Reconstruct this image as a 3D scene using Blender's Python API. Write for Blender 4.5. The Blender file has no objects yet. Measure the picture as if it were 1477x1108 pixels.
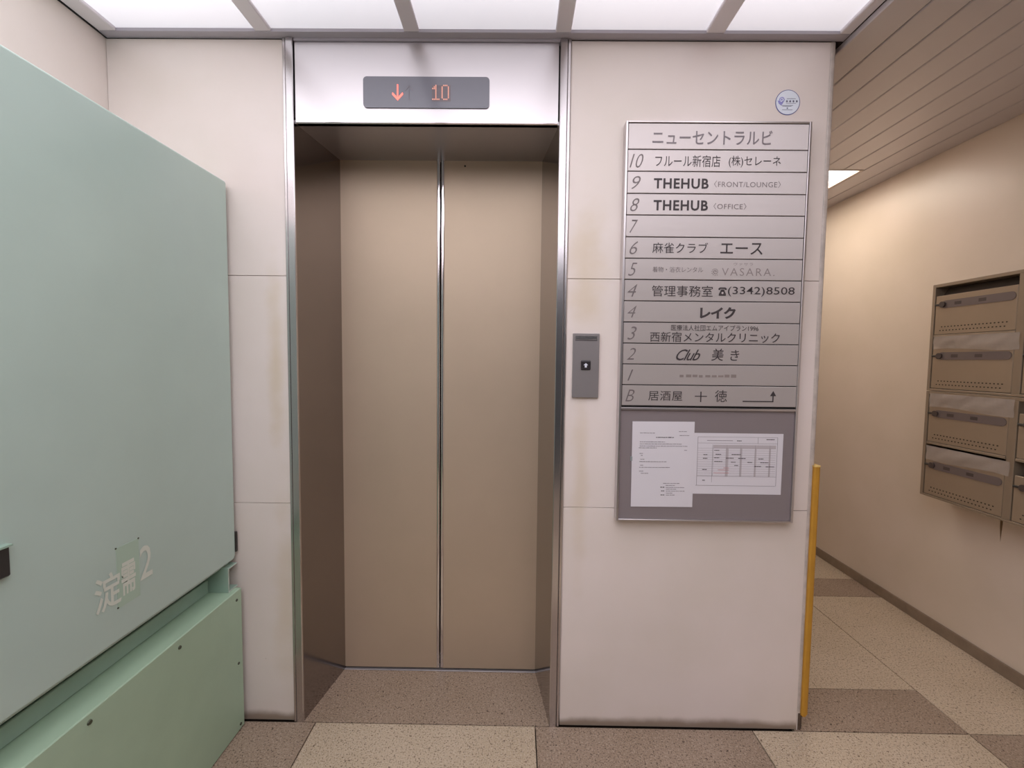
import bpy, bmesh, math, random
from mathutils import Matrix, Vector
random.seed(7)
S = bpy.context.scene
COL = S.collection

# ------------------------------------------------------------------ camera
cam_d = bpy.data.cameras.new('camera'); cam = bpy.data.objects.new('camera', cam_d); COL.objects.link(cam)
S.camera = cam
cam_d.sensor_fit = 'HORIZONTAL'; cam_d.sensor_width = 36.0; cam_d.lens = 620.0 / 1477.0 * 36.0
cam_d.clip_start = 0.02; cam_d.clip_end = 60
R_ = Vector((0.999894, 0.009176, 0.011334)); U_ = Vector((-0.011831, 0.056143, 0.998353)); F_ = Vector((-0.008524, 0.998381, -0.056246))
cam.matrix_world = Matrix(((R_.x, U_.x, -F_.x, 0.0), (R_.y, U_.y, -F_.y, -1.48), (R_.z, U_.z, -F_.z, 1.314), (0, 0, 0, 1)))

# ------------------------------------------------------------------ world, exposure
w = bpy.data.worlds.new('world'); S.world = w; w.use_nodes = True
bg = w.node_tree.nodes['Background']; bg.inputs[0].default_value = (0.95, 0.97, 1.0, 1); bg.inputs[1].default_value = 0.06
vs = S.view_settings
S.display_settings.display_device = 'sRGB'
vs.view_transform = 'Standard'; vs.look = 'None'; vs.gamma = 1.0; vs.exposure = 0.0; vs.use_curve_mapping = False
PANEL_NEAR, PANEL_FAR = 0.43, 3.25          # painted diffuser glow beside the wall / further out
HALL_LAMP = 8.3

# ------------------------------------------------------------------ room dimensions (metres; wall face at Y = 0)
XL, XR = -1.378, 2.082       # left wall, right wall
XP = 1.042                   # free corner of the wall beside the lift
J1, J2 = -0.7505, 0.1348     # lift opening at the wall face
O1, O2 = -0.787, 0.1711      # outer edges of its steel surround
D1, D2, REC = -0.7069, 0.0943, 0.2674
ZT, ZH = 2.3706, 2.0983
YB, YF = 3.2, -2.9           # far end of the passage, end behind the camera

# ------------------------------------------------------------------ materials
def srgb(r, g, b):
    f = lambda c: (c/255/12.92) if c/255 <= 0.04045 else ((c/255+0.055)/1.055)**2.4
    return (f(r), f(g), f(b), 1)
def mat(name, col, rough=0.5, metal=0.0, spec=0.5, mott=0.0, mscale=3.0, bump=0.0, bscale=60.0, brushed=None, emit=None, alpha=1.0, coat=0.0, aniso=None):
    m = bpy.data.materials.new(name); m.use_nodes = True
    nt = m.node_tree; N = nt.nodes; L = nt.links; b = N['Principled BSDF']
    b.inputs['Base Color'].default_value = col; b.inputs['Roughness'].default_value = rough
    b.inputs['Metallic'].default_value = metal; b.inputs['Specular IOR Level'].default_value = spec
    b.inputs['Alpha'].default_value = alpha; b.inputs['Coat Weight'].default_value = coat; b.inputs['Coat Roughness'].default_value = 0.15
    g = N.new('ShaderNodeNewGeometry')
    if mott:
        n = N.new('ShaderNodeTexNoise'); n.inputs['Scale'].default_value = mscale; n.inputs['Detail'].default_value = 5; n.inputs['Roughness'].default_value = 0.6
        L.new(g.outputs['Position'], n.inputs['Vector'])
        r = N.new('ShaderNodeMapRange'); r.inputs[1].default_value = 0.3; r.inputs[2].default_value = 0.7; r.inputs[3].default_value = 1-mott; r.inputs[4].default_value = 1+mott*0.6
        L.new(n.outputs[0], r.inputs[0])
        x = N.new('ShaderNodeVectorMath'); x.operation = 'SCALE'; x.inputs[0].default_value = col[:3]
        L.new(r.outputs[0], x.inputs['Scale']); L.new(x.outputs[0], b.inputs['Base Color'])
    if aniso is not None:
        t = N.new('ShaderNodeTangent'); t.direction_type = 'RADIAL'; t.axis = 'Z'
        L.new(t.outputs[0], b.inputs['Tangent']); b.inputs['Anisotropic'].default_value = aniso[0]; b.inputs['Anisotropic Rotation'].default_value = aniso[1]
    if brushed is not None:
        mp = N.new('ShaderNodeMapping'); mp.inputs['Scale'].default_value = brushed
        L.new(g.outputs['Position'], mp.inputs['Vector'])
        n = N.new('ShaderNodeTexNoise'); n.inputs['Scale'].default_value = 1.0; n.inputs['Detail'].default_value = 3
        L.new(mp.outputs[0], n.inputs['Vector'])
        r = N.new('ShaderNodeMapRange'); r.inputs[3].default_value = rough-0.05; r.inputs[4].default_value = rough+0.07
        L.new(n.outputs[0], r.inputs[0]); L.new(r.outputs[0], b.inputs['Roughness'])
    if bump:
        n = N.new('ShaderNodeTexNoise'); n.inputs['Scale'].default_value = bscale; n.inputs['Detail'].default_value = 4
        L.new(g.outputs['Position'], n.inputs['Vector'])
        u = N.new('ShaderNodeBump'); u.inputs['Strength'].default_value = bump; u.inputs['Distance'].default_value = 0.002
        L.new(n.outputs[0], u.inputs['Height']); L.new(u.outputs[0], b.inputs['Normal'])
    if emit:
        b.inputs['Emission Color'].default_value = emit[0]; b.inputs['Emission Strength'].default_value = emit[1]
    return m

def stone_wall(name, col, dirt_z=0.034, stains=()):
    """off-white artificial stone: faint clouding, tea-coloured stains beside the lift, a mop line of grime at the floor"""
    m = mat(name, col, rough=0.33, spec=0.45, bump=0.04, bscale=14)
    nt = m.node_tree; N = nt.nodes; L = nt.links; b = N['Principled BSDF']
    g = N.new('ShaderNodeNewGeometry')
    n = N.new('ShaderNodeTexNoise'); n.inputs['Scale'].default_value = 2.2; n.inputs['Detail'].default_value = 6; L.new(g.outputs['Position'], n.inputs['Vector'])
    r = N.new('ShaderNodeValToRGB'); e = r.color_ramp.elements
    e[0].position = 0.3; e[0].color = (col[0]*0.93, col[1]*0.935, col[2]*0.90, 1); e[1].position = 0.68; e[1].color = (col[0]*1.03, col[1]*1.03, col[2]*1.04, 1)
    L.new(n.outputs[0], r.inputs[0])
    out = r.outputs[0]
    sep = N.new('ShaderNodeSeparateXYZ'); L.new(g.outputs['Position'], sep.inputs[0])
    n2 = N.new('ShaderNodeTexNoise'); n2.inputs['Scale'].default_value = 9; n2.inputs['Detail'].default_value = 5; L.new(g.outputs['Position'], n2.inputs['Vector'])
    def M(op, a, b_, c=None):
        q = N.new('ShaderNodeMath'); q.operation = op
        for i, v in enumerate((a, b_)):
            if isinstance(v, (int, float)): q.inputs[i].default_value = v
            else: L.new(v, q.inputs[i])
        return q.outputs[0]
    def mixc(fac, a, colr):
        q = N.new('ShaderNodeMixRGB'); q.inputs[2].default_value = colr; L.new(fac, q.inputs[0]); L.new(a, q.inputs[1]); return q.outputs[0]
    for (sx, sz, wx, wz, amt, c2) in stains:
        dx = M('DIVIDE', M('SUBTRACT', sep.outputs[0], sx), wx); dz = M('DIVIDE', M('SUBTRACT', sep.outputs[2], sz), wz)
        d = M('SQRT', M('ADD', M('MULTIPLY', dx, dx), M('MULTIPLY', dz, dz)), 0)
        d = M('ADD', d, M('MULTIPLY', M('SUBTRACT', n2.outputs[0], 0.5), 1.2))
        mr = N.new('ShaderNodeMapRange'); mr.interpolation_type = 'SMOOTHSTEP'; mr.inputs[1].default_value = 1.0; mr.inputs[2].default_value = 0.0; mr.inputs[3].default_value = 0; mr.inputs[4].default_value = amt
        L.new(d, mr.inputs[0]); out = mixc(mr.outputs[0], out, c2)
    if dirt_z:
        h = M('ADD', sep.outputs[2], M('MULTIPLY', M('SUBTRACT', n2.outputs[0], 0.5), 0.035))
        mr = N.new('ShaderNodeMapRange'); mr.interpolation_type = 'SMOOTHSTEP'; mr.inputs[1].default_value = dirt_z*1.25; mr.inputs[2].default_value = dirt_z*0.35; mr.inputs[3].default_value = 0; mr.inputs[4].default_value = 0.8
        L.new(h, mr.inputs[0]); out = mixc(mr.outputs[0], out, srgb(128, 106, 84))
    # short scuffs
    v = N.new('ShaderNodeTexVoronoi'); v.inputs['Scale'].default_value = 5.5; mp = N.new('ShaderNodeMapping'); mp.inputs['Scale'].default_value = (1.0, 1, 0.75)
    L.new(g.outputs['Position'], mp.inputs[0]); L.new(mp.outputs[0], v.inputs['Vector'])
    mr = N.new('ShaderNodeMapRange'); mr.inputs[1].default_value = 0.02; mr.inputs[2].default_value = 0.008; mr.inputs[3].default_value = 0; mr.inputs[4].default_value = 0.45
    L.new(v.outputs['Distance'], mr.inputs[0]); out = mixc(mr.outputs[0], out, srgb(130, 118, 104))
    L.new(out, b.inputs['Base Color'])
    return m

def terrazzo(name, base, chip, dark, rough=0.38):
    m = mat(name, base, rough=rough, spec=0.4)
    nt = m.node_tree; N = nt.nodes; L = nt.links; b = N['Principled BSDF']
    g = N.new('ShaderNodeNewGeometry')
    def layer(prev, scale, lo, hi, colr, amt, off):
        mp = N.new('ShaderNodeMapping'); mp.inputs['Location'].default_value = off; L.new(g.outputs['Position'], mp.inputs[0])
        n = N.new('ShaderNodeTexNoise'); n.inputs['Scale'].default_value = scale; n.inputs['Detail'].default_value = 2; n.inputs['Roughness'].default_value = 0.6
        L.new(mp.outputs[0], n.inputs['Vector'])
        mr = N.new('ShaderNodeMapRange'); mr.inputs[1].default_value = lo; mr.inputs[2].default_value = hi; mr.inputs[4].default_value = amt
        L.new(n.outputs[0], mr.inputs[0])
        q = N.new('ShaderNodeMixRGB'); q.inputs[2].default_value = colr; L.new(mr.outputs[0], q.inputs[0])
        if prev is None: q.inputs[1].default_value = base
        else: L.new(prev, q.inputs[1])
        return q.outputs[0]
    o = layer(None, 3.5, 0.35, 0.7, (base[0]*0.86, base[1]*0.84, base[2]*0.8, 1), 0.8, (0, 0, 0))
    o = layer(o, 170, 0.54, 0.62, chip, 0.6, (3, 1, 0))
    o = layer(o, 190, 0.57, 0.63, dark, 0.75, (9, 4, 0))
    o = layer(o, 95, 0.64, 0.67, dark, 0.9, (1, 7, 0))
    L.new(o, b.inputs['Base Color'])
    return m

STAIN = srgb(206, 184, 140)
M_WALL = stone_wall('off_white_stone', srgb(237, 225, 219), stains=(
    (0.23, 1.62, 0.10, 0.30, 0.42, STAIN), (-0.83, 1.30, 0.045, 0.38, 0.45, STAIN), (-0.81, 0.45, 0.06, 0.5, 0.3, STAIN), (0.23, 0.9, 0.04, 0.5, 0.3, STAIN)))
M_WALLL = stone_wall('off_white_stone_side', srgb(237, 225, 219), dirt_z=0)
M_WALLR = stone_wall('cream_painted_plaster', srgb(226, 211, 195), dirt_z=0, stains=())
M_CORNER = mat('corner_strip_paint', srgb(205, 194, 186), rough=0.4, mott=0.25, mscale=22)
M_CORE = mat('dark_joint', srgb(120, 110, 98), rough=0.9)
M_GROUT = mat('floor_grout', srgb(44, 34, 24), rough=0.95)
M_TL = terrazzo('pale_terrazzo', srgb(204, 186, 162), srgb(218, 206, 188), srgb(100, 80, 62))
M_TD = terrazzo('brown_terrazzo', srgb(164, 144, 126), srgb(196, 178, 160), srgb(72, 54, 42))
M_BASE = mat('brown_stone_base', srgb(142, 124, 106), rough=0.45, mott=0.15, mscale=20)
M_STEEL = mat('brushed_stainless', (0.62, 0.59, 0.59, 1), rough=0.24, metal=1.0)
M_HEAD = mat('brushed_header_steel', (0.68, 0.645, 0.655, 1), rough=0.36, metal=1.0)
M_STRIP = mat('surround_strip_steel', (0.60, 0.57, 0.575, 1), rough=0.22, metal=1.0)
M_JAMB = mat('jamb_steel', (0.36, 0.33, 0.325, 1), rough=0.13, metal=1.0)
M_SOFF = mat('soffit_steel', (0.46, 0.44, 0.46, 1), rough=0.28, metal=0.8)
M_CHROME = mat('polished_edge', (0.78, 0.75, 0.76, 1), rough=0.12, metal=1.0)
M_DOOR = mat('champagne_door_metal', (0.58, 0.455, 0.335, 1), rough=0.46, metal=0.38, mott=0.05, mscale=2.5)
M_BLACK = mat('black_gap', (0.012, 0.011, 0.011, 1), rough=0.7)
M_PLATE = mat('brushed_name_plate', (0.64, 0.585, 0.57, 1), rough=0.52, metal=0.5, aniso=(0.92, 0.0))
M_FRAME = mat('sign_frame_metal', (0.62, 0.58, 0.585, 1), rough=0.32, metal=0.95)
M_BOARD = mat('grey_notice_board', srgb(138, 128, 130), rough=0.42)
M_INK = mat('dark_engraved_ink', srgb(66, 58, 60), rough=0.6)
M_INKG = mat('grey_worn_ink', srgb(136, 128, 132), rough=0.5)
M_INKN = mat('floor_number_ink', srgb(122, 112, 112), rough=0.5)
M_INKF = mat('faded_ink', srgb(150, 138, 136), rough=0.5)
M_GHOST = mat('ghost_ink', srgb(168, 156, 152), rough=0.45, metal=0.5)
M_PAPER = mat('white_paper', srgb(226, 222, 228), rough=0.75)
M_PRINT = mat('printed_grey', srgb(140, 132, 138), rough=0.8)
M_PRINTD = mat('printed_dark', srgb(86, 80, 84), rough=0.8)
M_PRINTR = mat('printed_red', srgb(196, 130, 134), rough=0.8)
M_SHADE = mat('printed_shade', srgb(196, 188, 192), rough=0.8)
M_CALL = mat('call_plate_steel', (0.36, 0.33, 0.33, 1), rough=0.35, metal=0.5)
M_BTN = mat('call_button_dark', srgb(52, 48, 50), rough=0.25)
M_BTNL = mat('call_arrow_lit', srgb(190, 190, 200), rough=0.4, emit=((0.8, 0.82, 0.9, 1), 0.25))
M_GLASS = mat('smoked_display_glass', srgb(124, 124, 134), rough=0.2, coat=0.4)
M_RED = mat('lit_red_arrow', (0.9, 0.2, 0.15, 1), emit=((1.0, 0.17, 0.13, 1), 1.3))
M_LED = mat('lit_orange_dots', (0.8, 0.4, 0.3, 1), emit=((1.0, 0.42, 0.30, 1), 0.28))
M_LEDU = mat('unlit_dots', srgb(128, 112, 116), rough=0.4)
M_GHOSTA = mat('unlit_arrow', srgb(122, 118, 126), rough=0.4)
M_STK = mat('pale_blue_sticker', srgb(232, 238, 248), rough=0.35)
M_STKR = mat('sticker_blue_ring', srgb(92, 96, 150), rough=0.4)
M_STKL = mat('sticker_lilac', srgb(152, 150, 214), rough=0.4)
M_STKD = mat('sticker_print', srgb(96, 96, 124), rough=0.4)
M_MINT = mat('mint_painted_steel', srgb(186, 207, 198), rough=0.28, spec=0.8, mott=0.05, mscale=2.5)
M_MINTB = mat('mint_base_paint', srgb(172, 198, 172), rough=0.36, mott=0.07, mscale=4)
M_MINTD = mat('mint_rail_paint', srgb(158, 184, 168), rough=0.4, mott=0.08, mscale=10)
M_PATCH = mat('repainted_patch', srgb(176, 200, 182), rough=0.4)
M_MARK = mat('pale_painted_mark', srgb(214, 220, 208), rough=0.5)
M_SCREW = mat('dull_screw', srgb(84, 90, 74), rough=0.45, metal=0.5)
M_HANDLE = mat('dark_handle', srgb(60, 58, 56), rough=0.4, metal=0.3)
M_YEL = mat('yellow_rubber', srgb(200, 146, 48), rough=0.6, mott=0.10, mscale=12)
M_BAR = mat('ceiling_bar_grey', srgb(236, 230, 234), rough=0.4)
M_TRIM = mat('ceiling_trim_grey', srgb(186, 180, 188), rough=0.5)
M_SLAT = mat('ceiling_slat', srgb(206, 200, 202), rough=0.32, metal=0.25, spec=0.5)
M_SLATG = mat('slat_gap', srgb(70, 60, 56), rough=0.9)
M_LAMPF = mat('lamp_frame_white', srgb(228, 214, 206), rough=0.5)
M_LAMP = mat('passage_lamp', (1, 1, 1, 1), emit=((1.0, 0.89, 0.78, 1), HALL_LAMP))
M_MAIL = mat('mailbox_metal', srgb(160, 142, 120), rough=0.42, metal=0.25, mott=0.04, mscale=8)
M_MAILF = mat('mailbox_frame_metal', srgb(150, 134, 114), rough=0.4, metal=0.3)
M_MAILD = mat('mailbox_inside', srgb(74, 64, 54), rough=0.8)
M_LABEL = mat('mailbox_label_strip', srgb(112, 100, 96), rough=0.3)
M_LABELT = mat('mailbox_label_mark', srgb(78, 68, 64), rough=0.4)
M_HOLE = mat('vent_hole_dark', srgb(60, 50, 40), rough=0.9)
M_TAPE = mat('clear_tape', srgb(204, 192, 182), rough=0.16, spec=0.8, alpha=0.48)
M_STREAK = mat('rust_streak', srgb(120, 96, 66), rough=0.7)
M_CONC = mat('plain_far_wall', srgb(205, 195, 180), rough=0.7)

# luminous diffuser: light falloff painted into its emission, dimmer towards the lift wall
M_LUM = mat('luminous_acrylic', srgb(236, 236, 244), rough=0.4)
def _lum():
    nt = M_LUM.node_tree; N = nt.nodes; L = nt.links; b = N['Principled BSDF']
    g = N.new('ShaderNodeNewGeometry'); s = N.new('ShaderNodeSeparateXYZ'); L.new(g.outputs['Position'], s.inputs[0])
    r = N.new('ShaderNodeMapRange'); r.interpolation_type = 'SMOOTHSTEP'
    r.inputs[1].default_value = 0.06; r.inputs[2].default_value = -1.0; r.inputs[3].default_value = PANEL_NEAR; r.inputs[4].default_value = PANEL_FAR
    L.new(s.outputs[1], r.inputs[0]); L.new(r.outputs[0], b.inputs['Emission Strength'])
    b.inputs['Emission Color'].default_value = (0.955, 0.925, 1.0, 1)
_lum()

# ------------------------------------------------------------------ mesh helpers
class MB:
    def __init__(s): s.bm = bmesh.new()
    def box(s, x0, x1, y0, y1, z0, z1, bev=0.0, seg=1):
        r = bmesh.ops.create_cube(s.bm, size=1.0)
        cx, cy, cz = (x0+x1)/2, (y0+y1)/2, (z0+z1)/2
        for v in r['verts']: v.co = Vector((cx+v.co.x*(x1-x0), cy+v.co.y*(y1-y0), cz+v.co.z*(z1-z0)))
        if bev:
            ed = list({e for v in r['verts'] for e in v.link_edges})
            bmesh.ops.bevel(s.bm, geom=ed, offset=bev, segments=seg, affect='EDGES', profile=0.5)
        return s
    def prism(s, pts, axis, a, b):
        """extrude a 2D outline along an axis; pts are the two other coordinates in x,y,z order"""
        def mk(p, t):
            q = [p[0], p[1]]; q.insert(axis, t); return Vector(q)
        A = [s.bm.verts.new(mk(p, a)) for p in pts]; B = [s.bm.verts.new(mk(p, b)) for p in pts]
        n = len(pts)
        s.bm.faces.new(A); s.bm.faces.new(B[::-1])
        for i in range(n): s.bm.faces.new((A[i], B[i], B[(i+1) % n], A[(i+1) % n]))
        return s
    def cyl(s, c, r, axis, h, seg=16, r2=None):
        rot = {0: Matrix.Rotation(math.pi/2, 4, 'Y'), 1: Matrix.Rotation(math.pi/2, 4, 'X'), 2: Matrix.Identity(4)}[axis]
        bmesh.ops.create_cone(s.bm, cap_ends=True, segments=seg, radius1=r, radius2=r if r2 is None else r2, depth=h, matrix=Matrix.Translation(c) @ rot)
        return s
def build(name, mb, m, parent=None, smooth=False):
    bm = mb.bm
    bmesh.ops.recalc_face_normals(bm, faces=bm.faces)
    off = parent['_w'] if parent is not None else None
    if off is not None:
        for v in bm.verts: v.co -= Vector(off)
    me = bpy.data.meshes.new(name); bm.to_mesh(me); bm.free(); me.materials.append(m)
    if smooth:
        for p in me.polygons: p.use_smooth = True
    o = bpy.data.objects.new(name, me); COL.objects.link(o)
    if parent is not None: o.parent = parent; o['_w'] = parent['_w']
    else: o['_w'] = (0.0, 0.0, 0.0)
    return o
def tag(o, label=None, cat=None, group=None, kind=None):
    if label: o['label'] = label
    if cat: o['category'] = cat
    if group: o['group'] = group
    if kind: o['kind'] = kind
    return o
def thing(name, loc, label=None, cat=None, group=None, kind=None):
    o = bpy.data.objects.new(name, None); COL.objects.link(o); o.location = loc; o['_w'] = tuple(float(c) for c in loc); o.empty_display_size = 0.1
    return tag(o, label, cat, group, kind)
def B(name, m, parent, *a, bev=0.0, seg=1):
    return build(name, MB().box(*a, bev=bev, seg=seg), m, parent)

def rounded(x0, x1, z0, z1, r, n=5):
    pts = []
    for cx, cz, a0 in ((x1-r, z1-r, 0), (x0+r, z1-r, 90), (x0+r, z0+r, 180), (x1-r, z0+r, 270)):
        for i in range(n+1):
            a = math.radians(a0+90*i/n); pts.append((cx+r*math.cos(a), cz+r*math.sin(a)))
    return pts

def glyphs(body, offset=0.0, shear=0.0, spacing=1.0):
    c = bpy.data.curves.new('t', 'FONT'); c.body = body; c.size = 1.0; c.offset = offset; c.shear = shear; c.space_character = spacing; c.resolution_u = 3; c.fill_mode = 'FRONT'
    o = bpy.data.objects.new('t', c); COL.objects.link(o)
    bpy.context.view_layer.update()
    me = bpy.data.meshes.new_from_object(o.evaluated_get(bpy.context.evaluated_depsgraph_get()))
    vs_ = [(v.co.x, v.co.y) for v in me.vertices]; fs = [tuple(p.vertices) for p in me.polygons]
    bpy.data.objects.remove(o); bpy.data.curves.remove(c); bpy.data.meshes.remove(me)
    return vs_, fs
def lettering(name, body, box, m, parent, place, offset=0.0, shear=0.0, spacing=1.0):
    """print glyphs to fill box=(u0,u1,v0,v1); place(u,v) gives the world point"""
    V, Fc = glyphs(body, offset, shear, spacing)
    xs = [p[0] for p in V]; ys = [p[1] for p in V]
    x0, x1, y0, y1 = min(xs), max(xs), min(ys), max(ys)
    u0, u1, v0, v1 = box
    W = Vector(parent['_w'])
    P = [Vector(place(u0+(x-x0)/(x1-x0)*(u1-u0), v0+(y-y0)/max(y1-y0, 1e-6)*(v1-v0))) - W for x, y in V]
    me = bpy.data.meshes.new(name); me.from_pydata(P, [], Fc); me.materials.append(m)
    o = bpy.data.objects.new(name, me); COL.objects.link(o); o.parent = parent; o['_w'] = parent['_w']
    return o

# ================================================================== SETTING
# ---- floor
floor = thing('floor', (0, 0, 0), kind='structure')
B('floor_bed', M_GROUT, floor, XL-0.1, XR+0.1, YF-0.1, YB+0.1, -0.08, -0.014)
XG = [XL, -0.7067, 0.0842, 0.8605, 1.630, XR]
def tile(x0, x1, y0, y1, light):
    g = 0.0019
    B('floor_tile', M_TL if light else M_TD, floor, x0+g, x1-g, y0+g, y1-g, -0.03, 0.0, bev=0.0003)
yrow = [-0.006, -0.79, -1.57, -2.35, YF]
for r in range(len(yrow)-1):
    for i in range(5): tile(XG[i], XG[i+1], yrow[r+1], yrow[r], (i % 2 == 1) != (r % 2 == 1))
tile(J1-0.03, J2+0.03, -0.006, 0.2595, False)
tile(XP-0.03, XG[4], -0.006, 0.198, False)
tile(XP-0.03, XG[4], 0.198, 0.895, True)
tile(XP-0.03, XG[4], 0.895, 1.093, False)
tile(XP-0.03, XG[4], 1.093, 1.79, True)
tile(XP-0.03, XG[4], 1.79, 1.988, False)
tile(XP-0.03, XG[4], 1.988, YB, True)
tile(XG[4], XR, -0.006, 0.895, True)
tile(XG[4], XR, 0.895, 1.093, False)
tile(XG[4], XR, 1.093, 1.988, True)
tile(XG[4], XR, 1.988, YB, False)

# ---- walls
def panels(parent, x0, x1, m, y=0.0, z0=0.0):
    for a, b in ((z0, 0.8005), (0.8005, 1.5915), (1.5915, ZT-0.004)):
        B('wall_panel', m, parent, x0, x1, y, y+0.022, a+0.0009, b-0.0009, bev=0.0007)
wl = thing('wall_back_left', (XL, 0, 0), kind='structure')
B('wall_core', M_CORE, wl, XL-0.1, O1-0.001, 0.020, 0.40, 0, ZT+0.1)
panels(wl, XL+0.001, O1-0.0008, M_WALL)
wr = thing('wall_back_right', (O2, 0, 0), kind='structure')
B('wall_core', M_CORE, wr, O2+0.001, XP-0.004, 0.020, YB, 0, ZT+0.1)
panels(wr, O2+0.0008, XP-0.0205, M_WALL)
B('passage_face', M_WALLL, wr, XP-0.012, XP, 0.035, YB, 0.0, ZT-0.004)
# rounded corner strip down the free end of the wall
pts = [(XP-0.0200, 0.028), (XP-0.0200, 0.001), (XP-0.016, -0.0005)] + [(XP-0.012+0.012*math.sin(math.radians(a)), 0.0115-0.012*math.cos(math.radians(a))) for a in range(0, 91, 15)] + [(XP, 0.034), (XP-0.012, 0.034)]
build('corner_strip', MB().prism(pts, 2, 0.0, ZT-0.004), M_CORNER, wr)
# chipped dark foot of the corner where the guard stops
build('chipped_corner', MB().prism([(XP-0.017, -0.0006), (XP-0.008, -0.0015), (XP+0.0006, 0.006), (XP+0.0006, 0.02), (XP-0.017, 0.01)], 2, 0.0, 0.062), mat('dark_chipped_stone', srgb(92, 76, 64), rough=0.9, mott=0.3, mscale=60), wr)
B('wall_left', M_WALLL, None, XL-0.12, XL, YF, 0.02, 0, ZT-0.002)['kind'] = 'structure'
B('wall_right', M_WALLR, None, XR, XR+0.12, YF, YB+0.1, 0, ZT+0.1)['kind'] = 'structure'
B('wall_passage_end', M_CONC, None, XP, XR+0.1, YB, YB+0.12, 0, ZT+0.1)['kind'] = 'structure'
B('wall_shaft', M_CORE, None, O1-0.1, O2+0.1, 0.335, 0.40, 0, ZT+0.1)['kind'] = 'structure'
B('baseboard_right', M_BASE, None, XR-0.008, XR, YF, YB, 0, 0.056, bev=0.002)['kind'] = 'structure'
# stained crack under the mailboxes, a mark on the right wall
mk = MB(); mk.prism([(0.332, 0.69), (0.345, 0.69), (0.343, 0.62), (0.338, 0.56), (0.335, 0.62)], 0, XR-0.0006, XR+0.002)
o = build('trim_stain', mk, M_STREAK); o['kind'] = 'structure'

# ---- luminous ceiling in front of the lift
ceil = thing('ceiling', (0, 0, ZT), kind='structure')
B('ceiling_slab', M_BAR, ceil, XL-0.1, 1.064, YF-0.05, 0.05, ZT+0.035, ZT+0.12)
bars = [(-0.861, -0.8075), (-0.3755, -0.326), (0.1155, 0.1655), (0.600, 0.659)]
edges = [XL+0.063] + [q for b in bars for q in b] + [1.027]
for (a, b) in bars: B('ceiling_bar', M_BAR, ceil, a, b, YF, -0.028, ZT, ZT+0.03, bev=0.003)
B('ceiling_bar', M_BAR, ceil, XL+0.004, XL+0.063, YF, -0.0285, ZT-0.001, ZT+0.03, bev=0.003)
B('ceiling_bar', M_BAR, ceil, 1.027, 1.0635, YF, -0.0285, ZT-0.001, ZT+0.03, bev=0.003)
B('ceiling_edge_trim', M_TRIM, ceil, XL+0.002, 1.0635, -0.0285, 0.004, ZT-0.0005, ZT+0.03, bev=0.001)
ys = [-0.0285, -1.18, -2.05, YF]
for k in range(5):
    for j in range(3):
        B('light_panel', M_LUM, ceil, edges[2*k]-0.004, edges[2*k+1]+0.004, ys[j+1]+0.012*(j < 2), ys[j]-0.012*(j > 0), ZT+0.010, ZT+0.016)
for j in (1, 2): B('ceiling_crossbar', M_BAR, ceil, XL+0.063, 1.027, ys[j]-0.022, ys[j]+0.022, ZT+0.002, ZT+0.03, bev=0.003)
for z_, zz in ((ZT-0.012, ZT-0.002),): B('ceiling_shadow_gap', M_BLACK, ceil, XL, XL+0.004, YF, 0.0, ZT-0.003, ZT+0.01)

# ---- slatted metal ceiling of the passage
hc = thing('ceiling_passage', (1.55, 0, ZT), kind='structure')
ZS = 2.352
B('ceiling_slab', M_SLATG, hc, 1.0655, XR+0.1, YF, 0.88, ZS+0.020, ZS+0.14)
B('ceiling_slab', M_SLATG, hc, 1.0655, 1.24, 0.88, 1.52, ZS+0.020, ZS+0.14)
B('ceiling_slab', M_SLATG, hc, 1.87, XR+0.1, 0.88, 1.52, ZS+0.020, ZS+0.14)
B('ceiling_slab', M_SLATG, hc, 1.0655, XR+0.1, 1.52, YB+0.1, ZS+0.020, ZS+0.14)
B('ceiling_slab', M_SLATG, hc, 1.2, 1.9, 0.85, 1.55, ZS+0.10, ZS+0.14)
LX0, LX1, LY0, LY1 = 1.256, 1.854, 0.903, 1.50
pitch = 0.1136; x = 1.0655
while x < XR-0.01:
    x1 = min(x+pitch-0.0035, XR-0.001)
    def slat(ya, yb, xa=x, xb=x1):
        build('ceiling_slat', MB().prism([(xa, ZS+0.018), (xa, ZS+0.003), (xa+0.003, ZS), (xb-0.003, ZS), (xb, ZS+0.003), (xb, ZS+0.018)], 1, ya, yb), M_SLAT, hc)
    if x1 > LX0+0.02 and x < LX1-0.02:
        slat(YF, LY0-0.001); slat(LY1+0.001, YB)
        if x < LX0-0.001: slat(LY0-0.001, LY1+0.001, x, LX0-0.001)
        if x1 > LX1+0.001: slat(LY0-0.001, LY1+0.001, LX1+0.001, x1)
    else: slat(YF, YB)
    x += pitch

# ---- steel surround of the lift
tr = thing('trim_1', ((J1+J2)/2, 0, 0), kind='structure')
for s, o_, j_, d_ in ((1, O1, J1, D1), (-1, O2, J2, D2)):
    build('frame_bead', MB().prism([(o_, 0.02), (o_, -0.003), (o_+s*0.003, -0.006), (o_+s*0.0095, -0.006), (o_+s*0.0115, -0.003), (o_+s*0.0115, 0.02)], 2, 0.0, ZT-0.002), M_STEEL, tr)
    build('frame_strip', MB().prism([(o_+s*0.0120, 0.02), (o_+s*0.0120, -0.006), (o_+s*0.0140, -0.0085), (j_-s*0.002, -0.0085), (j_, -0.0065), (j_, 0.02)], 2, 0.0, ZT-0.002), M_STRIP, tr)
    build('jamb', MB().prism([(j_-s*0.0008, -0.005), (d_, REC+0.006), (d_, REC+0.05), (j_-s*0.03, REC+0.05), (j_-s*0.03, 0.021), (j_-s*0.0008, 0.021)], 2, 0.0, ZH+0.02), M_JAMB, tr)
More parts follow.
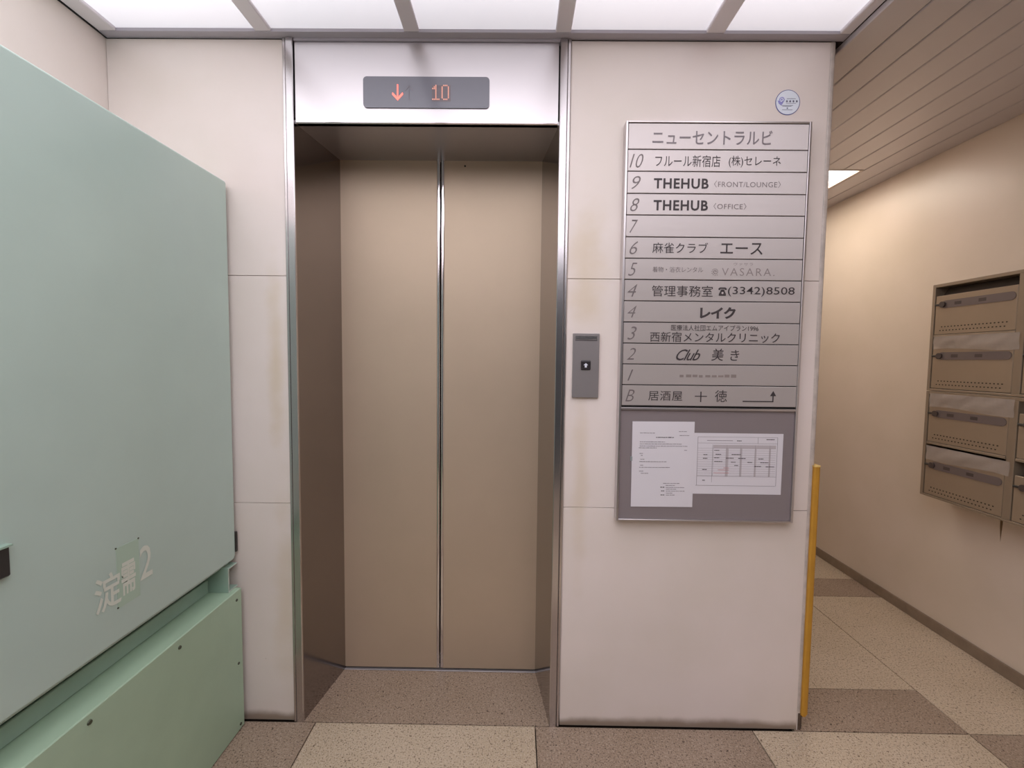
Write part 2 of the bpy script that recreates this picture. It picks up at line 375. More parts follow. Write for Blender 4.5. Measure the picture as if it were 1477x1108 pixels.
build('header_panel', MB().prism([(0.004, 2.3610), (0.0, 2.3575), (0.0, ZH+0.004), (0.004, ZH), (0.02, ZH), (0.02, 2.3610)], 0, J1+0.0035, J2-0.0045), M_HEAD, tr)
B('header_cap', M_TRIM, tr, J1+0.0008, J2-0.0008, -0.003, 0.018, 2.3618, ZT-0.0008)
B('header_edge', M_CHROME, tr, J1+0.0035, J2-0.0045, -0.0018, 0.002, ZH+0.0003, ZH+0.0042, bev=0.0015)
B('header_backing', M_BLACK, tr, J1, J2, 0.018, 0.33, ZH+0.012, ZT+0.05)
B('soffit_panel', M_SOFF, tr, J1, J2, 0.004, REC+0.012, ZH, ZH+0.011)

# ---- lift doors
dr = thing('door_1', ((D1+D2)/2, REC, 0), kind='structure')
dm = -0.3068; ZD = ZH-0.001
for s, a, b in ((1, D1-0.02, dm-0.0018), (-1, dm+0.0018, D2+0.02)):
    pa, pb = (a, b-0.0125) if s > 0 else (a+0.0125, b)
    pn = build('door_panel', MB().box(pa, pb, REC, REC+0.035, 0.007, ZD+0.02, bev=0.001), M_DOOR, dr)
    ea, eb = (b-0.0125, b) if s > 0 else (a, a+0.0125)
    n = 6
    prof = [(ea, REC+0.034), (ea, REC)] + [((ea+eb)/2-math.cos(math.pi*i/n)*(eb-ea)/2, REC-0.0035*math.sin(math.pi*i/n)) for i in range(1, n)] + [(eb, REC), (eb, REC+0.034)]
    build('edge_strip', MB().prism(prof, 2, 0.072, ZD+0.02), M_CHROME, dr)
    B('edge_stop', M_CHROME, dr, ea, eb, REC, REC+0.03, 0.007, 0.070, bev=0.001)
B('sill', M_CALL, dr, D1-0.025, D2+0.025, 0.2605, 0.33, -0.03, 0.001, bev=0.001)
B('shaft_dark', M_BLACK, dr, D1-0.03, D2+0.03, REC+0.037, REC+0.06, 0, ZD+0.02)
MB_ = MB().cyl(Vector((-0.2105, REC-0.0005, 2.078)), 0.0035, 1, 0.003, 10); build('screw_hole', MB_, M_BLACK, dr)

# ================================================================== THINGS ON THE WALL
# ---- floor indicator above the lift doors
ind = thing('floor_indicator', (-0.308, 0, 2.1485), 'long smoked glass floor display with a red down arrow above the lift doors', 'display')
build('display_glass', MB().prism(rounded(-0.5185, -0.0985, 2.1475, 2.2475, 0.012), 1, -0.004, 0.002), M_GLASS, ind)
ar = MB().box(-0.4055, -0.4013, -0.0048, -0.004, 2.177, 2.222)
ar.prism([(-0.4034, 2.1700), (-0.3855, 2.1890), (-0.3855, 2.1945), (-0.3875, 2.1960), (-0.4034, 2.1790), (-0.4193, 2.1960), (-0.4213, 2.1945), (-0.4213, 2.1890)], 1, -0.0049, -0.004)
build('down_arrow', ar, M_RED, ind)['label'] = 'lit red down arrow'
ar = MB().box(-0.3668, -0.3640, -0.0045, -0.004, 2.174, 2.214); ar.prism([(-0.3654, 2.221), (-0.3780, 2.204), (-0.3760, 2.202), (-0.3654, 2.214), (-0.3548, 2.202), (-0.3528, 2.204)], 1, -0.0045, -0.004)
build('up_arrow', ar, M_GHOSTA, ind)['label'] = 'unlit up arrow'
one = ["..#..", ".##..", "###..", "..#..", "..#..", "..#..", "..#..", "..#..", "..#..", "#####"]
zero = [".###.", "#...#", "#...#", "#...#", "#...#", "#...#", "#...#", "#...#", "#...#", ".###."]
lit, unlit = MB(), MB()
for c in range(12):
    for r in range(11):
        on_ = False
        if r < 10:
            if c < 5: on_ = one[r][c] == '#'
            elif 6 <= c < 11: on_ = zero[r][c-6] == '#'
        px = -0.2865+c*0.0052; pz = 2.2190-r*0.0049
        (lit if on_ else unlit).box(px-0.0019, px+0.0019, -0.0049 if on_ else -0.0044, -0.0038, pz-0.0019, pz+0.0019)
o = build('lit_dots', lit, M_LED, ind); o['kind'] = 'stuff'; o['label'] = 'orange dot matrix number 10'
o = build('unlit_dots', unlit, M_LEDU, ind); o['kind'] = 'stuff'

# ---- call button plate
cb = thing('call_button_plate', (0.2345, 0, 1.19), 'small upright steel plate with one lift call button right of the lift', 'lift button')
B('plate', M_CALL, cb, 0.1935, 0.2835, -0.010, 0.0, 1.187, 1.4065, bev=0.0015)
B('groove', M_BTN, cb, 0.2015, 0.2755, -0.0106, -0.0095, 1.3815, 1.3835)
B('name_strip', M_STEEL, cb, 0.2015, 0.2755, -0.0112, -0.0095, 1.3860, 1.3985, bev=0.0004)
bt = B('button', M_BTN, cb, 0.2215, 0.2545, -0.0135, -0.0095, 1.2825, 1.3145, bev=0.003, seg=2)
a = MB().prism([(0.2380, 1.3060), (0.2300, 1.2985), (0.2345, 1.2985), (0.2345, 1.2905), (0.2415, 1.2905), (0.2415, 1.2985), (0.2460, 1.2985)], 1, -0.0140, -0.0134)
build('up_arrow', a, M_BTNL, bt)

# ---- tenant directory with the notice board under it
YS = -0.032
sg = thing('directory_sign', (0.65, 0, 0.768), 'tall brushed steel tenant directory board with engraved floor rows and grey notice panel below', 'sign')
FX0, FX1, FZ0, FZ1 = 0.3495, 0.9515, 0.768, 2.0955
B('housing', M_FRAME, sg, FX0+0.003, FX1-0.003, -0.024, 0.0, FZ0+0.003, FZ1-0.003)
FW = 0.0075
for nm, a_ in (('frame_side', (FX0, FX0+FW, -0.034, 0.0, FZ0, FZ1)), ('frame_side', (FX1-FW, FX1, -0.034, 0.0, FZ0, FZ1)),
               ('frame_rail', (FX0+FW, FX1-FW, -0.034, 0.0, FZ1-0.006, FZ1)), ('frame_rail', (FX0+FW, FX1-FW, -0.034, 0.0, FZ0, FZ0+0.006)), ('frame_rail', (FX0+FW, FX1-FW, -0.034, 0.0, 1.1500, 1.1580))):
    B(nm, M_FRAME, sg, *a_, bev=0.0012)
B('notice_board', M_BOARD, sg, FX0+FW+0.0005, FX1-FW-0.0005, -0.027, -0.022, FZ0+0.0062, 1.1498)
B('plate_backing', M_BLACK, sg, FX0+FW+0.0005, FX1-FW-0.0005, -0.0265, -0.022, 1.1582, FZ1-0.0062)
zl = [2.0050, 1.9352, 1.8643, 1.7950, 1.7242, 1.6544, 1.5851, 1.5149, 1.4446, 1.3744, 1.3046, 1.2349, 1.1640]
plates = []
B_x0, B_x1 = 0.3590, 0.9425
hp = B('header_plate', M_PLATE, sg, B_x0, B_x1, YS, -0.026, zl[0]+0.0018, FZ1-0.0082, bev=0.0008)
for i in range(12):
    j = random.uniform(-0.0008, 0.0008)
    plates.append(B('name_plate', M_PLATE, sg, B_x0+j, B_x1+j, YS+random.uniform(-0.0004, 0.0004), -0.026, zl[i+1]+0.0016, zl[i]-0.0016, bev=0.0007))
pl = lambda u, v: (u, YS-0.0009, v)
TEXT = [  # row (-1 = header), body, box, material, offset, shear, spacing
 (-1, 'ニューセントラルビ', 0.4361, 0.8249, 2.0206, 2.0666, M_INKG, 0.008, 0, 1.0),
 (0, 'フルール新宿店', 0.4473, 0.6594, 1.9496, 1.9871, M_INK, 0.0, 0, 1.0),
 (0, '(株)セレーネ', 0.6866, 0.8554, 1.9490, 1.9865, M_INK, 0.0, 0, 1.0),
 (1, 'THEHUB', 0.4450, 0.6238, 1.8798, 1.9130, M_INK, 0.028, 0, 1.12),
 (1, '〈FRONT/LOUNGE〉', 0.6419, 0.8587, 1.8848, 1.9069, M_INKN, -0.004, 0, 1.08),
 (2, 'THEHUB', 0.4459, 0.6241, 1.8097, 1.8431, M_INK, 0.028, 0, 1.12),
 (2, '〈OFFICE〉', 0.6423, 0.7499, 1.8143, 1.8355, M_INKN, -0.004, 0, 1.08),
 (4, '麻雀クラブ', 0.4466, 0.6291, 1.6716, 1.7066, M_INK, 0.0, 0, 1.0),
 (4, 'エース', 0.6703, 0.8091, 1.6690, 1.7072, M_INK, 0.006, 0, 1.0),
 (5, '着物・浴衣レンタル', 0.4487, 0.6157, 1.6094, 1.6275, M_INKN, 0.0, 0, 1.0),
 (5, 'VASARA.', 0.6778, 0.8512, 1.6002, 1.6251, M_INKF, -0.006, 0, 1.25),
 (5, 'ヴァサラ', 0.7156, 0.7794, 1.6329, 1.6431, M_INKF, -0.004, 0, 1.2),
 (6, '管理事務室', 0.4485, 0.6504, 1.5299, 1.5663, M_INK, 0.0, 0, 1.0),
 (6, '(3342)8508', 0.7000, 0.9204, 1.5323, 1.5642, M_INK, 0.002, 0, 1.02),
 (7, 'レイク', 0.6105, 0.7289, 1.4579, 1.4968, M_INK, 0.042, 0, 0.9),
 (8, '医療法人社団エムアイプラン1996', 0.5166, 0.8067, 1.4176, 1.4370, M_INK, -0.002, 0, 1.0),
 (8, '西新宿メンタルクリニック', 0.4472, 0.8783, 1.3796, 1.4130, M_INK, 0.0, 0, 1.0),
 (9, 'Club', 0.5357, 0.6167, 1.3185, 1.3555, M_INK, 0.006, 0.55, 0.88),
 (9, '美', 0.6536, 0.6941, 1.3184, 1.3589, M_INK, 0.004, 0.12, 1.0),
 (9, 'き', 0.7173, 0.7461, 1.3191, 1.3550, M_INK, 0.002, 0.1, 1.0),
 (11, '居酒屋', 0.4471, 0.5612, 1.1823, 1.2151, M_INK, 0.0, 0, 1.06),
 (11, '十', 0.6031, 0.6438, 1.1791, 1.2142, M_INK, 0.002, 0, 1.0),
 (11, '徳', 0.6704, 0.7111, 1.1799, 1.2197, M_INK, 0.0, 0, 1.0),
]
for row, body, a0, a1, b0, b1, m_, of, sh, sp in TEXT:
    lettering('lettering', body, (a0, a1, b0, b1), m_, hp if row < 0 else plates[row], pl, of, sh, sp)
NUMS = [('10', 0.3640, 0.4089, 1.9462, 1.9903), ('9', 0.3723, 0.4018, 1.8775, 1.9197), ('8', 0.3697, 0.3992, 1.8062, 1.8486), ('7', 0.3693, 0.3966, 1.7367, 1.7793),
        ('6', 0.3711, 0.3986, 1.6668, 1.7097), ('5', 0.3684, 0.3982, 1.5966, 1.6397), ('4', 0.3679, 0.4001, 1.5282, 1.5693), ('4', 0.3698, 0.3997, 1.4595, 1.4985),
        ('3', 0.3717, 0.4017, 1.3858, 1.4296), ('2', 0.3712, 0.4013, 1.3186, 1.3581), ('1', 0.3754, 0.3940, 1.2488, 1.2861), ('B', 0.3702, 0.4005, 1.1785, 1.2184)]
for i, (t_, a0, a1, b0, b1) in enumerate(NUMS):
    lettering('floor_number', t_, (a0, a1, b0, b1), M_INKN, plates[i], pl, -0.010, 0.35, 0.95)
# small ornament before the faded name on the fifth floor row
sp_ = MB()
for k in range(22):
    a = k*0.55; rr = 0.0025+0.0105*k/22; cx, cz = 0.6560+rr*math.cos(a), 1.6125+rr*math.sin(a)
    sp_.box(cx-0.0016, cx+0.0016, YS-0.0010, YS-0.0004, cz-0.0012, cz+0.0012)
build('ornament', sp_, M_INKF, plates[5])
ar = MB(); y0_, y1_ = YS-0.0012, YS-0.0004
# telephone symbol
ph_ = MB(); cx_ = 0.6824
ph_.prism([(cx_-0.0135, 1.5535), (cx_-0.0135, 1.5580), (cx_-0.0085, 1.5615), (cx_+0.0085, 1.5615), (cx_+0.0135, 1.5580), (cx_+0.0135, 1.5535), (cx_+0.0075, 1.5535), (cx_+0.0075, 1.5570), (cx_-0.0075, 1.5570), (cx_-0.0075, 1.5535)], 1, y0_, y1_)
ph_.prism([(cx_-0.0045, 1.5545), (cx_+0.0045, 1.5545), (cx_+0.0115, 1.5400), (cx_+0.0115, 1.5345), (cx_-0.0115, 1.5345), (cx_-0.0115, 1.5400)], 1, y0_, y1_)
build('telephone_symbol', ph_, M_INK, plates[6])
build('dial_ring', MB().cyl(Vector((cx_, y0_-0.0001, 1.5432)), 0.0036, 1, 0.0004, 12), M_PLATE, plates[6])
ar.prism([(0.7640, 1.1815), (0.8668, 1.1815), (0.8668, 1.2030), (0.8632, 1.2030), (0.8632, 1.1850), (0.7640, 1.1850)], 1, y0_, y1_)
ar.prism([(0.8550, 1.2020), (0.8750, 1.2020), (0.8650, 1.2190)], 1, y0_, y1_)
build('arrow_mark', ar, M_INK, plates[11])
# erased lettering on the first floor row
er = MB()
for k in range(9):
    xx = 0.55+k*0.0215; er.box(xx, xx+random.uniform(0.012, 0.019), YS-0.0009, YS-0.0004, 1.2615+random.uniform(0, .003), 1.2690+random.uniform(0, .004))
build('erased_lettering', er, M_GHOST, plates[10])

# ---- the two notices
def paper(name, lab, x0, x1, z0, z1, tilt, y):
    t = thing(name, (x0, y, z0), lab, 'notice')
    t.rotation_euler = (0, tilt, 0)
    return t
YPB = -0.0271
n1 = paper('paper_notice', 'upright white printed letter on the grey notice panel, left of the table sheet', 0.3990, 0.6090, 0.8165, 1.1105, math.radians(-0.3), YPB)
def sheet(t, x0, x1, z0, z1, y0, curl=0.0012):
    return B('sheet', M_PAPER, t, x0, x1, y0-0.00025, y0, z0, z1)
Y1 = YPB-0.0022
s1 = sheet(n1, 0.3990, 0.6090, 0.8165, 1.1105, Y1, 0.0003)
P0x, P0z, Pw, Ph = 0.3990, 0.8165, 0.2100, 0.2940
def dash(mb, u0, u1, v, h, y, seed=0):
    """a line of unreadably small print: short strokes with gaps"""
    u = u0; rg = random.Random(int(v*1e5)+seed)
    while u < u1-0.004:
        l = rg.uniform(0.004, 0.012); e = min(u+l, u1)
        mb.box(P0x+u, P0x+e, y-0.00025, y, P0z+v-h/2*rg.uniform(0.7, 1), P0z+v+h/2*rg.uniform(0.6, 1)); u = e+rg.uniform(0.0006, 0.002)
pg, pd = MB(), MB(); yt = Y1-0.00045
sx, sz = Pw/687., Ph/945.   # zoomed measurements of the sheet
Ln = lambda a, b, c: ((a-95)*sx, (b-95)*sx, Ph-(c-98)*sz)
for a, b, c in ((180, 345, 225), (180, 460, 322), (180, 650, 345), (180, 710, 368), (170, 370, 388), (675, 705, 412), (180, 230, 450), (195, 215, 473), (190, 235, 515), (180, 490, 540), (190, 230, 580), (180, 520, 604), (180, 225, 646), (200, 280, 670), (610, 710, 207), (620, 725, 250),
                (450, 640, 780), (480, 590, 803), (480, 685, 825), (485, 600, 845), (485, 690, 866), (485, 570, 888), (485, 585, 910)):
    u0, u1, v = Ln(a, b, c); dash(pg, u0, u1, v, 0.0022, yt)
for a, b, c in ((360, 570, 272), (420, 465, 823), (430, 465, 864), (425, 470, 909)):
    u0, u1, v = Ln(a, b, c); dash(pd, u0, u1, v, 0.0032, yt)
o = build('printed_text', pg, M_PRINT, n1); o['kind'] = 'stuff'
o = build('printed_heading', pd, M_PRINTD, n1); o['kind'] = 'stuff'
tp = MB().box(0.3945, 0.4010, Y1-0.0006, YPB, 0.975, 0.990); build('tape', tp, mat('pale_tape', srgb(150, 158, 160), rough=0.4), n1)

n2 = paper('paper_timetable', 'landscape white sheet with a ruled timetable, right half of the grey notice panel', 0.5985, 0.9090, 0.8640, 1.0735, 0.0, YPB)
Y2 = YPB-0.0006
sheet(n2, 0.6010, 0.9090, 0.8640, 1.0735, Y2, 0.0003)
q0x, q1z, kx, kz = 0.6010, 1.0735, 0.3080/1305., 0.2095/890.
Q = lambda a, c: (q0x+(a-55)*kx, q1z-(c-100)*kz)
yl = Y2-0.00045
def ln(mb, a0, c0, a1, c1, t=0.0008):
    (xa, za), (xb, zb) = Q(a0, c0), Q(a1, c1)
    if abs(xa-xb) > abs(za-zb): mb.box(min(xa, xb), max(xa, xb), yl-0.0002, yl, za-t/2, za+t/2)
    else: mb.box(xa-t/2, xa+t/2, yl-0.0002, yl, min(za, zb), max(za, zb))
gr, sh_, dk, rd = MB(), MB(), MB(), MB()
for c in (155, 245, 730): ln(gr, 140, c, 1280, c)
ln(gr, 125, 865, 1270, 865, 0.0011)
for a in (140, 1280): ln(gr, a, 155, a, 865, 0.0011)
ln(gr, 355, 265, 355, 820); ln(gr, 1000, 160, 1000, 245)
for c in range(320, 730, 33): ln(gr, 140, c, 1260, c, 0.0005)
for a in (365, 560, 760, 965, 1175): ln(gr, a, 270, a, 730, 0.0006)
for a0, a1 in ((545, 585), (750, 780), (960, 985), (1165, 1190)):
    (xa, za), (xb, zb) = Q(a0, 321), Q(a1, 730); sh_.box(xa, xb, yl-0.0001, yl+0.0001, zb, za)
(xa, za), (xb, zb) = Q(370, 270), Q(1260, 320); sh_.box(xa, xb, yl-0.0001, yl+0.0001, zb, za)
for a0, a1, c in ((380, 450, 350), (400, 480, 408), (380, 455, 458), (385, 500, 513), (630, 760, 408), (550, 660, 462), (725, 835, 464), (625, 690, 520), (675, 730, 568), (860, 930, 520), (1015, 1090, 468), (1045, 1160, 522), (960, 1060, 578), (1125, 1245, 582), (700, 765, 208), (225, 285, 415), (220, 285, 468), (215, 280, 632), (222, 260, 790), (1120, 1235, 185)):
    (xa, za), (xb, _) = Q(a0, c), Q(a1, c); u = xa
    while u < xb: e = min(u+random.uniform(0.004, 0.009), xb); dk.box(u, e, yl-0.0003, yl, za-0.0013, za+0.0013); u = e+0.0009
for a0, a1, c in ((440, 600, 635), (520, 600, 605), (380, 600, 680), (270, 640, 207)):
    (xa, za), (xb, _) = Q(a0, c), Q(a1, c); (rd if c > 300 else gr).box(xa, xb, yl-0.0003, yl, za-0.0008, za+0.0008)
for nm, mb_, m_ in (('table_grid', gr, M_PRINT), ('shaded_columns', sh_, M_SHADE), ('printed_entries', dk, M_PRINTD), ('red_entries', rd, M_PRINTR)):
    o = build(nm, mb_, m_, n2); o['kind'] = 'stuff'

# ---- round sticker
sk = thing('round_sticker', (0.8882, 0, 2.1338), 'small round pale blue sticker above the top right corner of the directory', 'sticker')
sx_, sz_, sr = 0.8882, 2.1737, 0.0405
build('sticker_ring', MB().cyl(Vector((sx_, -0.0006, sz_)), sr, 1, 0.0010, 48), M_STKR, sk)
build('sticker_face', MB().cyl(Vector((sx_, -0.0009, sz_)), sr-0.0022, 1, 0.0012, 48), M_STK, sk)
yk0, yk1 = -0.0020, -0.0014
sw = MB(); sw.prism([(sx_-0.034, sz_+0.006), (sx_-0.022, sz_+0.001), (sx_-0.014, sz_+0.006), (sx_-0.017, sz_-0.004), (sx_-0.022, sz_-0.010), (sx_-0.030, sz_-0.004)], 1, yk0, yk1)
for k in range(9):
    a = math.radians(-60+k*34); cx, cz = sx_-0.020+0.0075*math.cos(a), sz_+0.008+0.0075*math.sin(a); sw.box(cx-0.0018, cx+0.0018, yk0, yk1, cz-0.0016, cz+0.0016)
sw.cyl(Vector((sx_-0.0205, (yk0+yk1)/2, sz_+0.0085)), 0.003, 1, yk1-yk0, 10)
build('swirl_mark', sw, M_STKL, sk)
lt = MB()
for k in range(4):
    cx = sx_-0.0065+k*0.0108; lt.box(cx, cx+0.0062, yk0, yk1, sz_+0.0015, sz_+0.0030); lt.box(cx, cx+0.0062, yk0, yk1, sz_+0.0045, sz_+0.0058); lt.box(cx+0.0022, cx+0.0040, yk0, yk1, sz_-0.0002, sz_+0.0066)
for a, b, c in ((-0.004, 0.025, 0.0110), (-0.006, 0.027, -0.0035), (-0.021, 0.017, -0.0105), (-0.017, 0.012, -0.0130), (-0.018, 0.016, -0.0245)): lt.box(sx_+a, sx_+b, yk0, yk1, sz_+c, sz_+c+0.0009)
lt.box(sx_-0.003, sx_+0.001, yk0, yk1, sz_-0.0205, sz_-0.0170)
o = build('printed_marks', lt, M_STKD, sk); o['kind'] = 'stuff'

# ---- yellow corner guard
gd = thing('corner_guard', (XP, 0, 0.057), 'narrow yellow rubber edge guard on the lower corner of the wall beside the passage', 'edge guard')
gp = [(XP-0.0105, -0.001), (XP-0.0105, -0.0085), (XP-0.007, -0.0125), (XP+0.004, -0.0125), (XP+0.010, -0.009), (XP+0.0125, -0.003), (XP+0.0125, 0.045), (XP+0.0008, 0.045), (XP+0.0008, 0.002), (XP-0.003, -0.001)]
build('guard_strip', MB().prism(gp, 2, 0.064, 0.957), M_YEL, gd)
build('end_cap', MB().prism([(XP-0.0115, -0.001), (XP-0.0115, -0.0095), (XP-0.006, -0.0135), (XP+0.005, -0.0135), (XP+0.0112, -0.0095), (XP+0.0135, -0.003), (XP+0.0135, 0.046), (XP+0.0008, 0.046), (XP+0.0008, 0.002), (XP-0.003, -0.001)], 2, 0.9572, 0.9615), mat('pale_yellow_cap', srgb(224, 190, 110), rough=0.5), gd)
build('end_cap', MB().prism([(XP-0.0095, -0.001), (XP-0.0065, -0.0105), (XP+0.0035, -0.0105), (XP+0.0095, -0.003), (XP+0.0095, 0.040), (XP+0.0008, 0.040), (XP+0.0008, 0.002)], 2, 0.057, 0.0638), M_YEL, gd)

# ---- recessed lamp in the passage ceiling
lp = thing('ceiling_light', ((LX0+LX1)/2, (LY0+LY1)/2, ZS), 'square recessed lamp glowing in the slatted passage ceiling behind the wall corner', 'ceiling light')
fr = 0.018
for nm, a_ in (('lamp_frame', (LX0, LX0+fr, LY0, LY1, ZS-0.003, ZS+0.075)), ('lamp_frame', (LX1-fr, LX1, LY0, LY1, ZS-0.003, ZS+0.075)), ('lamp_frame', (LX0+fr, LX1-fr, LY0, LY0+0.006, ZS-0.003, ZS+0.075)), ('lamp_frame', (LX0+fr, LX1-fr, LY1-0.006, LY1, ZS-0.003, ZS+0.075))):
    B(nm, M_LAMPF, lp, *a_)
B('lamp_diffuser', M_LAMP, lp, LX0+fr, LX1-fr, LY0+0.006, LY1-0.006, ZS+0.028, ZS+0.034)

# ================================================================== GREEN CABINET
XC, XBS = -0.9766, -0.9554
cbn = thing('electrical_cabinet', (-1.17, -0.7, 0), 'large mint green steel electrical cabinet with a plinth standing along the left wall', 'electrical cabinet')
YN = -1.36; YE = -0.014
ZB0, ZB1 = 0.6063, 1.8981
B('cabinet_body', M_MINT, cbn, XL+0.006, XC-0.022, YN+0.012, YE-0.004, 0.588, ZB1-0.004, bev=0.003)
# main door: folded sheet with rounded edges
dpts = [(YN, ZB0+0.012), (YN+0.012, ZB0), (YE-0.014, ZB0), (YE-0.005, ZB0+0.004), (YE, ZB0+0.014), (YE, ZB1-0.006), (YE-0.006, ZB1), (YN, ZB1)]
d = MB().prism(dpts, 0, XC-0.021, XC)
ed = [e for e in d.bm.edges if all(abs(v.co.x-XC) < 1e-6 for v in e.verts)]
bmesh.ops.bevel(d.bm, geom=ed, offset=0.006, segments=3, affect='EDGES', profile=0.5)
dpan = build('cabinet_door', d, M_MINT, cbn)
# handle recess/latch near the left of the picture
B('door_handle', M_HANDLE, dpan, XC-0.001, XC+0.010, -0.83, -0.682, 0.888, 0.948, bev=0.003)
B('handle_rim', M_MINTD, dpan, XC-0.001, XC+0.013, -0.83, -0.680, 0.946, 0.950)
# painted mark
pd_ = lambda u, v: (XC+0.0012, u, v)
lettering('painted_mark', '淀', (-0.5170, -0.4490, 0.7010, 0.7890), M_MARK, dpan, pd_, 0.014)
B('repaint_patch', M_PATCH, dpan, XC-0.001, XC+0.0006, -0.4590, -0.3960, 0.6880, 0.8400)
lettering('painted_mark', '需', (-0.4480, -0.4080, 0.7120, 0.7960), M_MARK, dpan, pd_, 0.020)
lettering('painted_mark', '2', (-0.3950, -0.3570, 0.7250, 0.8130), M_MARK, dpan, pd_, 0.006)
for yy, zz in ((-0.4590, 0.840), (-0.3960, 0.840), (-0.4590, 0.690)): build('rivet_mark', MB().cyl(Vector((XC+0.0006, yy, zz)), 0.0022, 0, 0.0012, 8), M_SCREW, dpan)
# underside shade painted as a black block, rail, ledge, plinth
ZBT = 0.5054
B('painted_shade', M_BLACK, cbn, XL+0.01, XC-0.070, YN+0.02, -0.075, 0.554, 0.5875)
B('bottom_rail', M_MINTD, cbn, XC-0.100, XC-0.065, YN+0.01, -0.062, ZBT+0.0015, 0.553, bev=0.002)
B('plinth_ledge', M_MINTB, cbn, XL+0.012, XBS-0.002, YN, -0.022, ZBT-0.016, ZBT, bev=0.0015)
B('plinth_body', M_MINTB, cbn, XL+0.012, XBS-0.0032, YN+0.002, -0.024, 0.003, ZBT-0.017)
pf = B('plinth_panel', M_MINTB, cbn, XBS-0.003, XBS, YN, -0.0215, 0.004, ZBT-0.001, bev=0.001)
for yy, zz, rr in ((-0.0480, 0.4740, 0.0050), (-0.0455, 0.2455, 0.0050), (-0.0430, 0.0220, 0.0050), (-0.2997, 0.4790, 0.0058), (-0.5606, 0.4840, 0.0062), (-0.821, 0.4850, 0.006), (-1.08, 0.485, 0.006), (-1.32, 0.485, 0.006)):
    build('screw', MB().cyl(Vector((XBS+0.0012, yy, zz)), rr, 0, 0.003, 12, rr*0.8), M_SCREW, cbn, smooth=False)
# steel channel running under the cabinet at its far end
ch = [(-0.0600, ZBT+0.0010), (-0.0125, ZBT+0.0010), (-0.0125, ZBT+0.0050), (-0.0560, ZBT+0.0050), (-0.0560, 0.5875), (-0.0125, 0.5875), (-0.0125, 0.5905), (-0.0600, 0.5905)]
ch = [(y_, max(z_, ZBT+0.001) if z_ < 0.55 else z_) for y_, z_ in ch]
build('channel_beam', MB().prism(ch, 0, XL+0.02, XC+0.002), M_MINTD, cbn)
build('channel_edge', MB().prism(ch, 0, XC+0.0021, XC+0.0029), mat('pale_channel_edge', srgb(190, 200, 190), rough=0.5), cbn)  # end profile in a paler tone than the beam
B('cable_stop', M_HANDLE, cbn, XC-0.026, XC+0.002, -0.0135, -0.004, 0.628, 0.700, bev=0.002)

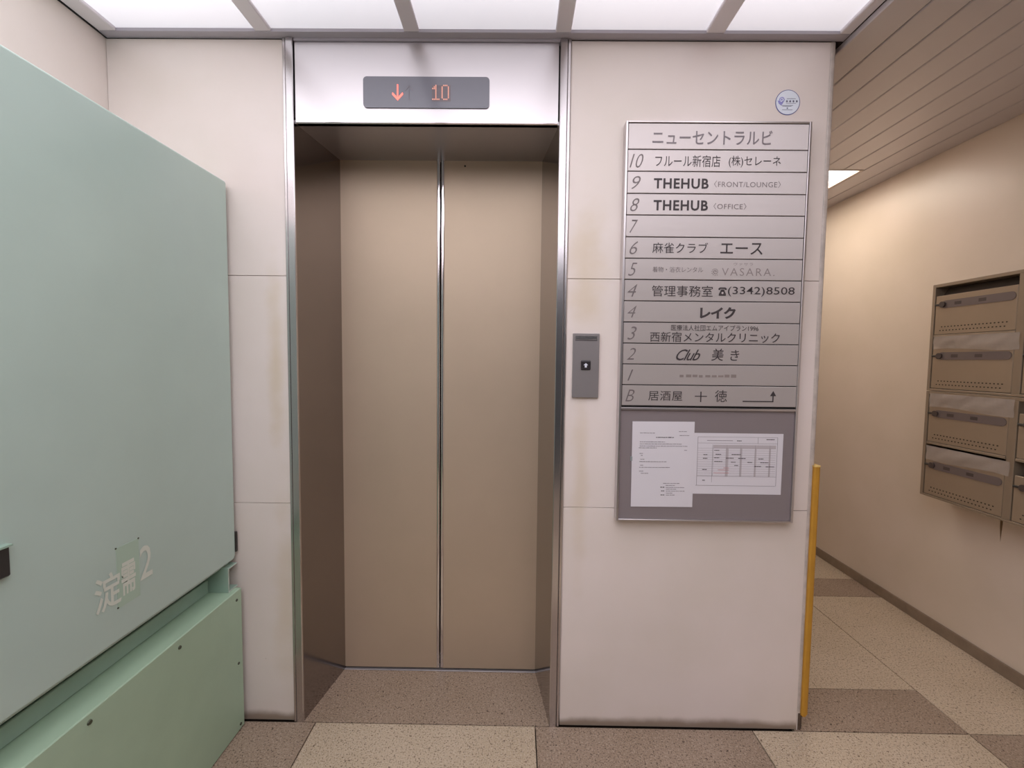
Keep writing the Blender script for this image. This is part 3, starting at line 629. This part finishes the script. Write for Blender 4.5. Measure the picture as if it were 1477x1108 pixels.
# ================================================================== MAILBOXES
XM = XR-0.140
YA, YBm = 0.5655, -0.160       # far end, near end
def mail_bank(name, z0, z1, rows, label):
    t = thing(name, (XR-0.07, (YA+YBm)/2, z0), label, 'mailbox', 'wall mailbox banks')
    B('bank_back', M_MAILF, t, XR-0.004, XR, YBm, YA, z0, z1)
    B('bank_side', M_MAILF, t, XM, XR-0.004, YA-0.014, YA, z0, z1, bev=0.001)
    B('bank_side', M_MAILF, t, XM, XR-0.004, YBm, YBm+0.014, z0, z1, bev=0.001)
    B('bank_top', M_MAILF, t, XM, XR-0.004, YBm+0.014, YA-0.014, z1-0.014, z1, bev=0.001)
    B('bank_bottom', M_MAILF, t, XM, XR-0.004, YBm+0.014, YA-0.014, z0, z0+0.010, bev=0.001)
    B('bank_post', M_MAILF, t, XM, XR-0.006, 0.1900, 0.2190, z0+0.0102, z1-0.0142, bev=0.001)
    B('bank_inside', M_MAILD, t, XR-0.040, XR-0.0042, YBm+0.015, YA-0.015, z0+0.011, z1-0.015)
    for (ya, yb, col_i) in ((0.2210, 0.5495, 0), (-0.1440, 0.1880, 1)):
        for (db, dt, st, taped) in rows:
            # db,dt door bottom and top; st top of the slot above it
            dd = B('mailbox_door', M_MAIL, t, XM+0.002, XM+0.012, ya+0.001, yb-0.001, db, dt, bev=0.0015)
            lz1 = dt-0.024; lz0 = lz1-0.034
            l0, l1 = ya+0.006, yb-0.030
            ls = build('label_strip', MB().prism(rounded(l0, l1, lz0, lz1, 0.0165, 6), 0, XM-0.0005, XM+0.0030), M_LABEL, dd)
            hl = (l1-l0)
            for f0, f1 in ((0.70, 0.80), (0.36, 0.46)):
                B('label_mark', M_LABELT, dd, XM-0.0009, XM-0.0004, l0+hl*f0, l0+hl*f1, lz0+0.010, lz1-0.010)
            lc = MB().cyl(Vector((XM-0.003, l1-0.008, (lz0+lz1)/2)), 0.0135, 0, 0.010, 16, 0.0115); build('lock_knob', lc, M_LABELT, dd, smooth=False)
            B('door_catch', M_HANDLE, dd, XM-0.007, XM+0.002, yb-0.026, yb-0.004, (lz0+lz1)/2-0.004, (lz0+lz1)/2+0.004, bev=0.001)
            vh = MB()
            for r in range(2):
                for c in range(19):
                    yy = ya+0.032+c*0.0145+(0.007 if r else 0); zz = db+0.034-r*0.0165
                    vh.box(XM+0.0012, XM+0.0025, yy-0.0026, yy+0.0026, zz-0.0022, zz+0.0022)
            o = build('vent_holes', vh, M_HOLE, dd); o['kind'] = 'stuff'
            if st is not None:
                if not taped or col_i == 1:
                    # open letter slot with a tilted flap inside
                    fl = MB().prism([(XM+0.030, dt+0.001), (XM+0.0315, dt+0.001), (XM+0.0615, st+0.004), (XM+0.060, st+0.004)], 1, ya+0.002, yb-0.002)
                    build('slot_flap', fl, M_MAILD, t)
                if taped:
                    fz = B('slot_flap', M_MAILF, t, XM+0.006, XM+0.008, ya+0.001, yb-0.001, dt+0.001, st) if col_i == 0 else None
                    # crumpled sheet of tape over the slot
                    if col_i == 0:
                        bm = bmesh.new(); nx, nz = 26, 6; g = []
                        rg = random.Random(int(db*1000))
                        ph = rg.uniform(0, 6)
                        for j in range(nz+1):
                            row = []
                            for i in range(nx+1):
                                u, v = i/nx, j/nz
                                am = 0.0055*math.sin(math.pi*u)*math.sin(math.pi*v)+0.0006
                                xx = XM-0.0018-am*(1+0.8*math.sin(u*9+ph+v*4))-0.0018*math.sin(u*31+v*7+ph)-rg.uniform(0, 0.0014)
                                sag = 0.006*math.sin(u*5+ph)*(1-v)
                                row.append(bm.verts.new((xx, ya-0.020+(yb-ya+0.014)*u, dt-0.014+sag+(st-dt+0.020)*v)))
                            g.append(row)
                        for j in range(nz):
                            for i in range(nx): bm.faces.new((g[j][i], g[j][i+1], g[j+1][i+1], g[j+1][i]))
                        q = MB(); q.bm.free(); q.bm = bm
                        build('clear_tape', q, M_TAPE, t, smooth=True)['label'] = 'crumpled clear tape over the letter slot'
            if db > z0+0.05: B('bank_shelf', M_MAILF, t, XM+0.0005, XR-0.042, ya, yb, db-0.013, db-0.002, bev=0.001)
    return t
mail_bank('mailbox_bank', 1.1925, 1.6830, ((1.4525, 1.6285, 1.668, False), (1.2050, 1.3945, 1.437, True)),
          'upper grey metal mailbox bank on the right wall, with an open letter slot on top')
mail_bank('mailbox_bank', 0.6960, 1.1905, ((0.9560, 1.1290, 1.175, True), (0.7080, 0.8880, 0.930, True)),
          'lower grey metal mailbox bank on the right wall, both letter slots taped over')

for o in list(bpy.data.objects):
    if '_w' in o: del o['_w']
